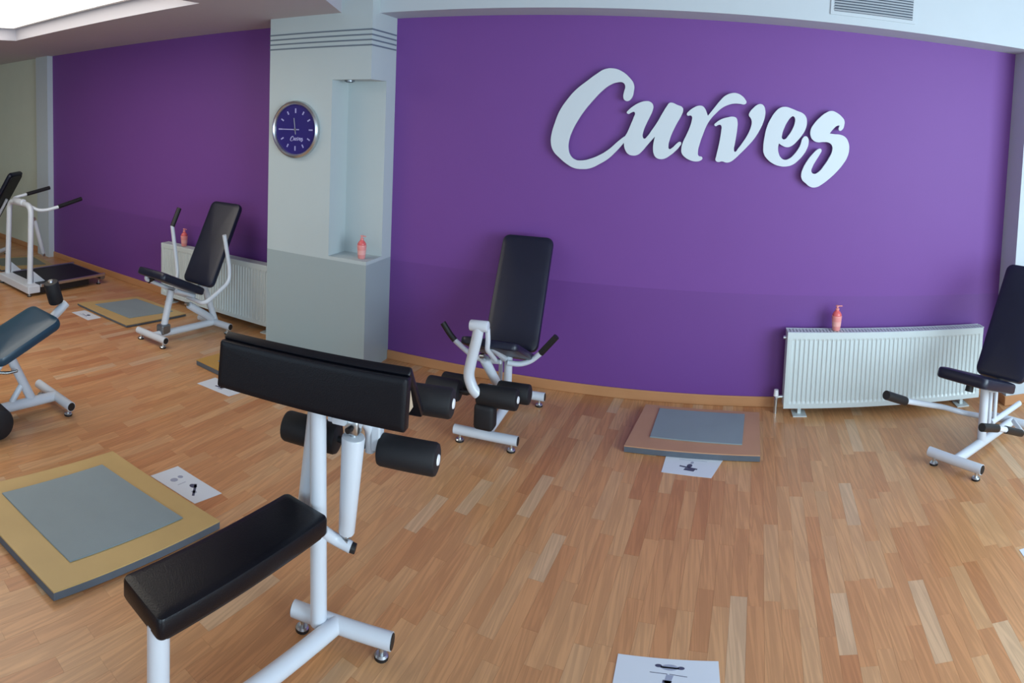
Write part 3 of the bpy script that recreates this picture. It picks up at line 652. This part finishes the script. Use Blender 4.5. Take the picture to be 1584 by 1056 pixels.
# raw plywood gusset between the two pads at either end
for s in (-1, 1):
    c0 = V(mid.x, mid.y, 0)+e1*s*.335+bk*.055; bm = bmesh.new()
    P3 = [c0+V(0, 0, .965), c0+V(0, 0, .855)-bk*.02, c0+V(0, 0, .855)+bk*.055]
    A = [bm.verts.new(p+e1*.006) for p in P3]; B = [bm.verts.new(p-e1*.006) for p in P3]
    bm.faces.new(A); bm.faces.new(B[::-1])
    for i in range(3): bm.faces.new((A[i], A[(i+1) % 3], B[(i+1) % 3], B[i]))
    g = obj('gusset', bm, WOODRAW, t); g['label'] = 'pale raw plywood gusset'
bm = bmesh.new(); obox(bm, V(-1.14, 1.73, .85), e1, bk, (0, 0, 1), .20, .07, .016, .002, 1)
obj('pad_bracket', bm, METAL, t)
# roller carriers
for z, off, xs in ((.638, .20, ((-1.379, -1.165), (-1.010, -.800))), (.765, .365, ((-1.40, -1.19), (-1.03, -.815)))):
    def at(x): return V(x, 1.71+.16*(x+.85)+off, z)
    obj('roller_axle', C1(at(-1.36), at(-.84), .012), RUBBER, t)
    for x0, x1 in xs: roller(t, at(x0), at(x1), .055, 'right' if x1 > -1.1 else 'left')
ar = V(-1.055, 1.83, 0)
obj('roller_arm', T1([V(-1.125, 1.76, .80), V(-1.05, 1.80, .79), V(-1.045, 1.88, .70), V(-1.045, 1.88, .62)], .019, fillet=.04), METAL, t, smooth=True)
obj('roller_arm', T1([V(-1.05, 1.80, .79), V(-1.09, 1.93, .82), V(-1.10, 2.035, .765)], .017, fillet=.04), METAL, t, smooth=True)
bm = bmesh.new(); obox(bm, V(-1.02, 1.885, .68), e1, bk, (0, 0, 1), .035, .05, .09, .006, 2)
obj('axle_clamp', bm, METAL, t)
# hydraulic units
cylinder_unit(t, (-1.066, 1.765, .352), (-1.045, 1.765, .75), .028, .040)
bm = bmesh.new(); obox(bm, (-1.047, 1.762, .762), e1, bk, (0, 0, 1), .052, .045, .05, .008, 2)
fk = obj('fork', bm, CHROME, t, smooth=True)
obj('bolt', C1((-1.040, 1.735, .765), (-1.042, 1.715, .765), .010), RUBBER, fk)
bm = bmesh.new(); cyl(bm, (-1.135, 1.75, .775), (-1.02, 1.77, .775), .016); obox(bm, (-1.085, 1.745, .80), e1, bk, (0, 0, 1), .05, .05, .06, .006, 2)
obj('upper_mount', bm, METAL, t, smooth=True)
bm = bmesh.new(); tube(bm, [(-1.12, 1.70, .40), (-1.11, 1.75, .35), (-1.045, 1.765, .333)], .020, fillet=.03)
lm = obj('lower_mount', bm, METAL, t, smooth=True)
obj('bolt_cap', C1((-1.052, 1.764, .334), (-1.030, 1.770, .330), .0185, .017), RUBBER, lm)
obj('hydraulic_cylinder', C1((-1.190, 1.755, .80), (-1.225, 1.745, .42), .031, .028), METAL, t, smooth=True)
obj('rear_stay', T1([(-1.238, 1.74, .43), (-1.20, 1.70, .40), (-1.12, 1.68, .39)], .016, fillet=.03), METAL, t, smooth=True)

# --- inclined pad machine cut by the left edge
t = thing('arm_machine', 'white framed machine with glossy dark teal inclined pad and upright knee roller', 'exercise machine', (-3.24, 1.6, 0))
crossbar(t, (-3.43, 1.955, .064), (-3.045, 1.957, .064), .028)
crossbar(t, (-3.43, 1.10, .064), (-3.05, 1.10, .064), .028)
obj('base_beam', C1((-3.225, 1.955, .064), (-3.26, 1.10, .064), .03), METAL, t, smooth=True)
obj('main_post', C1((-3.245, 1.80, .07), (-3.25, 1.64, .40), .029), METAL, t, smooth=True)
obj('brace', C1((-3.245, 1.66, .085), (-3.245, 1.74, .19), .018), METAL, t, smooth=True)
pd = (V(0, 1.923, .600)-V(0, 1.50, .425)).normalized()
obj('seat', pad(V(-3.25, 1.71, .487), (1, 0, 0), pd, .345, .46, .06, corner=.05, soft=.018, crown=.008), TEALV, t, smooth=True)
obj('roller_arm', T1([(-3.25, 1.80, .475), (-3.25, 1.95, .545), (-3.25, 2.055, .625)], .027, fillet=.03), METAL, t, smooth=True)
ro = roller(t, (-3.25, 1.985, .640), (-3.25, 1.945, .775), .047, 'none', 'knee_roller')
obj('end_plug', C1((-3.25, 1.946, .77), (-3.25, 1.942, .785), .018, .015), CHROME, ro, smooth=True)
cylinder_unit(t, (-3.255, 1.62, .355), (-3.25, 1.50, .20), .018, .016)
obj('link_bar', T1([(-3.27, 1.47, .30), (-3.20, 1.62, .29), (-3.16, 1.66, .31)], .009, fillet=.03), CHROME, t, smooth=True)
roller(t, (-3.40, 1.47, .092), (-3.005, 1.47, .092), .088, 'none', 'foam_roller')

# --- treadmill shaped stride trainer far left
t = thing('stride_trainer', 'white stride trainer with two uprights, long handlebars and black tread', 'exercise machine', (-5.65, 3.4, 0))
obj('front_beam', box((-5.99, 2.93, .03), (-5.33, 3.07, .105), .008), METAL, t)
for x in (-5.96, -5.36):
    for y in (2.96, 3.80): foot(t, x, y, .03)
obj('tread', box((-5.925, 3.07, .085), (-5.335, 3.82, .105), .004), RUBBER, t)
for x in (-5.94, -5.335): obj('side_rail', box((x, 3.07, .085), (x+.018, 3.86, .116), .004), CHROME, t)
for x in (-5.92, -5.35): obj('side_panel', box((x, 3.07, .02), (x+.01, 3.66, .085)), RUBBER, t)
obj('rear_roller', C1((-5.93, 3.83, .075), (-5.325, 3.83, .075), .03), STEEL, t, smooth=True)
fr = obj('upright_frame', T1([(-5.945, 3.02, .10), (-5.935, 3.05, .885), (-5.465, 3.05, .885), (-5.455, 3.02, .10)], .030, fillet=.10, steps=7), METAL, t, smooth=True)
obj('pivot_sleeve', C1((-5.80, 3.05, .895), (-5.62, 3.05, .895), .037, bev=.005), METAL, t, smooth=True)
for x in (-5.945, -5.455):
    bm = bmesh.new(); P3 = [(x, 3.06, .10), (x, 3.20, .10), (x, 3.06, .22)]
    A = [bm.verts.new((p[0]-.006, p[1], p[2])) for p in P3]; B = [bm.verts.new((p[0]+.006, p[1], p[2])) for p in P3]
    bm.faces.new(A); bm.faces.new(B[::-1])
    for i in range(3): bm.faces.new((A[i], A[(i+1) % 3], B[(i+1) % 3], B[i]))
    obj('gusset_plate', bm, METAL, t)
obj('handlebar', T1([(-5.80, 3.05, .895), (-5.95, 3.10, .905), (-5.90, 3.26, .945)], .017, fillet=.05), METAL, t, smooth=True)
obj('grip', T1([(-5.902, 3.24, .942), (-5.885, 3.52, .995)], .021), RUBBER, t, smooth=True)
obj('handlebar', T1([(-5.62, 3.05, .895), (-5.43, 3.12, .835), (-5.40, 3.20, .838), (-5.352, 3.31, .868)], .017, fillet=.06), METAL, t, smooth=True)
obj('grip', T1([(-5.355, 3.30, .866), (-5.335, 3.57, .930)], .021), RUBBER, t, smooth=True)
cylinder_unit(t, (-5.53, 3.12, .74), (-5.62, 3.28, .33), .022, .022)

# ------------------------------------------------------------------ stepping boards
def quad_prism(q, z0, z1, bev=0):
    return prism(q, z0, z1, bev)
def board(q, qm, top, mt, label, th=.04):
    cx = sum(p[0] for p in q)/4; cy = sum(p[1] for p in q)/4
    t = thing('stepping_board', label, 'board', (cx, cy, 0), 'flat stepping boards between the machines')
    obj('edge_band', quad_prism(q, .004, th-.006), BEDGE, t)
    obj('board_top', quad_prism(q, th-.006, th, 0), top, t)
    o = obj('rubber_mat', quad_prism(qm, th, th+.006, .0015), mt, t)
    for x, y in q:
        k = .08; bm = C1((x+(cx-x)*k*2, y+(cy-y)*k*2, 0), (x+(cx-x)*k*2, y+(cy-y)*k*2, .004), .02, seg=10); obj('rubber_foot', bm, RUBBER, t)
    return t
board([(-1.889, 1.130), (-1.786, 1.902), (-2.545, 1.890), (-2.64, 1.07)], [(-1.984, 1.263), (-1.908, 1.797), (-2.469, 1.768), (-2.523, 1.234)], BOARD, MAT_G,
      'large tan stepping board with grey mat beside the narrow bench seat')
board([(-.311, 3.385), (.441, 3.366), (.488, 3.90), (-.235, 3.93)], [(-.178, 3.503), (.348, 3.474), (.392, 3.86), (-.144, 3.88)], BOARD2, MAT_G,
      'pinkish stepping board with blue grey mat lying under the script lettering')
board([(-4.849, 3.195), (-4.084, 3.184), (-3.985, 3.775), (-4.67, 3.785)], [(-4.707, 3.296), (-4.205, 3.307), (-4.10, 3.725), (-4.61, 3.712)], BOARD, MAT_G,
      'tan stepping board with grey mat beside the reclined chest machine', .026)
board([(-3.140, 3.083), (-2.40, 3.02), (-2.36, 3.60), (-3.06, 3.64)], [(-3.01, 3.17), (-2.50, 3.13), (-2.46, 3.52), (-2.96, 3.55)], BOARD3, MAT_G,
      'ochre stepping board mostly hidden behind the tented pads')
board([(-7.02, 3.16), (-6.38, 3.16), (-6.17, 3.78), (-6.78, 3.86)], [(-6.93, 3.24), (-6.52, 3.24), (-6.32, 3.72), (-6.72, 3.78)], BOARD, MAT_GR,
      'stepping board with grey green mat behind the stride trainer', .026)

# ------------------------------------------------------------------ instruction sheets
def sheet(q, label, figs, rot=0):
    """q: the four corners (bottom left, bottom right, top right, top left as read)"""
    cx = sum(p[0] for p in q)/4; cy = sum(p[1] for p in q)/4
    t = thing('instruction_sheet', label, 'paper', (cx, cy, 0), 'instruction sheets taped to the floor')
    obj('sheet', quad_prism(q, .0004, .0016), PAPER, t)
    bl, br, tr, tl = [Vector((x, y, 0)) for x, y in q]
    def at(s, v): return (bl*(1-s)+br*s)*(1-v)+(tl*(1-s)+tr*s)*v
    z = .0016
    def shape(kind, data, mt):
        bm = bmesh.new()
        if kind == 'ell':
            s, v, rs, rv = data; pts = [at(s+rs*math.cos(a), v+rv*math.sin(a)) for a in [2*math.pi*i/18 for i in range(18)]]
        elif kind == 'poly': pts = [at(*p) for p in data]
        elif kind == 'line':
            (s0, v0), (s1, v1), wd = data; a, b = at(s0, v0), at(s1, v1); d = (b-a).normalized(); n = V(-d.y, d.x, 0)*wd/2; pts = [a+n, b+n, b-n, a-n]
        A = [bm.verts.new((p.x, p.y, z)) for p in pts]; B = [bm.verts.new((p.x, p.y, z+.0004)) for p in pts]
        bm.faces.new(B); bm.faces.new(A[::-1])
        for i in range(len(pts)): bm.faces.new((A[i], A[(i+1) % len(pts)], B[(i+1) % len(pts)], B[i]))
        return bm, mt
    for kind, data, mt in figs:
        bm, m_ = shape(kind, data, mt); obj('printed_drawing', bm, m_, t)
    return t
machine_fig = [('ell', (.52, .84, .085, .055), INK2), ('ell', (.41, .86, .035, .030), INK), ('ell', (.63, .84, .035, .030), INK), ('line', ((.43, .84), (.61, .83), .006), INK),
               ('line', ((.33, .73), (.50, .72), .002), INK), ('line', ((.52, .72), (.69, .69), .002), INK), ('poly', [(.47, .56), (.53, .55), (.56, .70), (.49, .71)], INK2), ('poly', [(.455, .56), (.54, .55), (.545, .60), (.46, .61)], INK),
               ('ell', (.36, .42, .06, .06), INK), ('line', ((.36, .40), (.70, .36), .006), INK), ('line', ((.5, .56), (.5, .30), .004), INK), ('line', ((.35, .22), (.66, .20), .004), INK2)]
sheet([(-.178, 1.845), (.178, 1.845), (.171, 2.062), (-.172, 2.055)], 'white sheet with a drawn figure at the bottom edge, nearest the camera', machine_fig)
sheet([(-.093, 3.222), (.17, 3.195), (.240, 3.385), (-.074, 3.405)], 'white instruction sheet at the front edge of the pinkish board',
      [('line', ((.30, .45), (.65, .35), .012), INK), ('ell', (.48, .50, .05, .10), INK), ('ell', (.50, .68, .03, .06), INK2), ('line', ((.25, .80), (.75, .80), .003), INK2), ('poly', [(.40, .25), (.60, .22), (.62, .34), (.42, .37)], INK)])
sheet([(-1.992, 1.950), (-1.958, 2.097), (-2.273, 2.103), (-2.299, 1.942)], 'white instruction sheet at the corner of the large tan board',
      [('line', ((.25, .18), (.75, .42), .012), INK), ('ell', (.62, .40, .10, .06), INK), ('ell', (.42, .26, .07, .04), INK2), ('ell', (.66, .72, .08, .04), INK2), ('ell', (.40, .70, .12, .05), INK2), ('line', ((.30, .55), (.6, .56), .003), INK2)])
sheet([(-2.915, 2.869), (-2.634, 2.878), (-2.603, 3.012), (-2.895, 3.023)], 'white instruction sheet showing below the tented pads, before the ochre board',
      [('line', ((.36, .40), (.55, .45), .014), INK), ('line', ((.50, .62), (.66, .72), .010), INK), ('ell', (.54, .50, .05, .14), INK), ('line', ((.5, .3), (.62, .32), .008), INK2)])
sheet([(-4.705, 3.035), (-4.443, 3.035), (-4.430, 3.170), (-4.690, 3.170)], 'white instruction sheet at the tan board beside the chest machine',
      [('line', ((.30, .45), (.62, .40), .012), INK2), ('ell', (.55, .60, .07, .12), INK), ('line', ((.25, .3), (.7, .3), .004), INK2)])
sheet([(1.49, 2.30), (1.80, 2.28), (1.81, 2.42), (1.498, 2.405)], 'white sheet whose corner enters at the right edge of the picture', [('line', ((.4, .4), (.7, .5), .01), INK)])

# ------------------------------------------------------------------ pink pump bottles
def bottle(loc, label, h=.165):
    t = thing('pump_bottle', label, 'bottle', loc, 'pink pump bottles'); t['_o'] = [0, 0, 0]; s = h/.165
    obj('body', lathe(bmesh.new(), (0, 0, 0), [(.022*s, 0), (.026*s, .004*s), (.034*s, .092*s), (.033*s, .097*s), (.028*s, .100*s)]), PINK, t, smooth=True)
    obj('shoulder', lathe(bmesh.new(), (0, 0, .0995*s), [(.030*s, 0), (.031*s, .006*s), (.022*s, .022*s), (.013*s, .030*s), (.012*s, .038*s)]), RED, t, smooth=True)
    obj('paper_label', lathe(bmesh.new(), (0, 0, .030*s), [(.0288*s, 0), (.0325*s, .048*s)], 24), LABELP, t, smooth=True)
    bm = lathe(bmesh.new(), (0, 0, .137*s), [(.013*s, 0), (.013*s, .008*s), (.006*s, .010*s), (.006*s, .020*s), (.012*s, .021*s), (.012*s, .028*s), (.004*s, .029*s)])
    obox(bm, (.018*s, 0, .161*s), (1, 0, 0), (0, 1, 0), (0, 0, 1), .030*s, .010*s, .007*s, .002, 1)
    obj('pump', bm, PINK, t, smooth=True); t['_o'] = list(loc)
    return t
b0 = bottle((.972, 3.985, .548), 'pink pump bottle on the wide radiator below the script lettering')
b1 = copy_tree(b0, loc=(-4.235, 3.985, .565)); b1['label'] = 'pink pump bottle on the radiator behind the chest machine'
b2 = copy_tree(b0, loc=(-2.225, 3.80, .797)); b2['label'] = 'pink pump bottle standing in the pillar niche'

for o in SC.objects:
    for k in ('_o', '_sn', '_bn'):
        if k in o: del o[k]
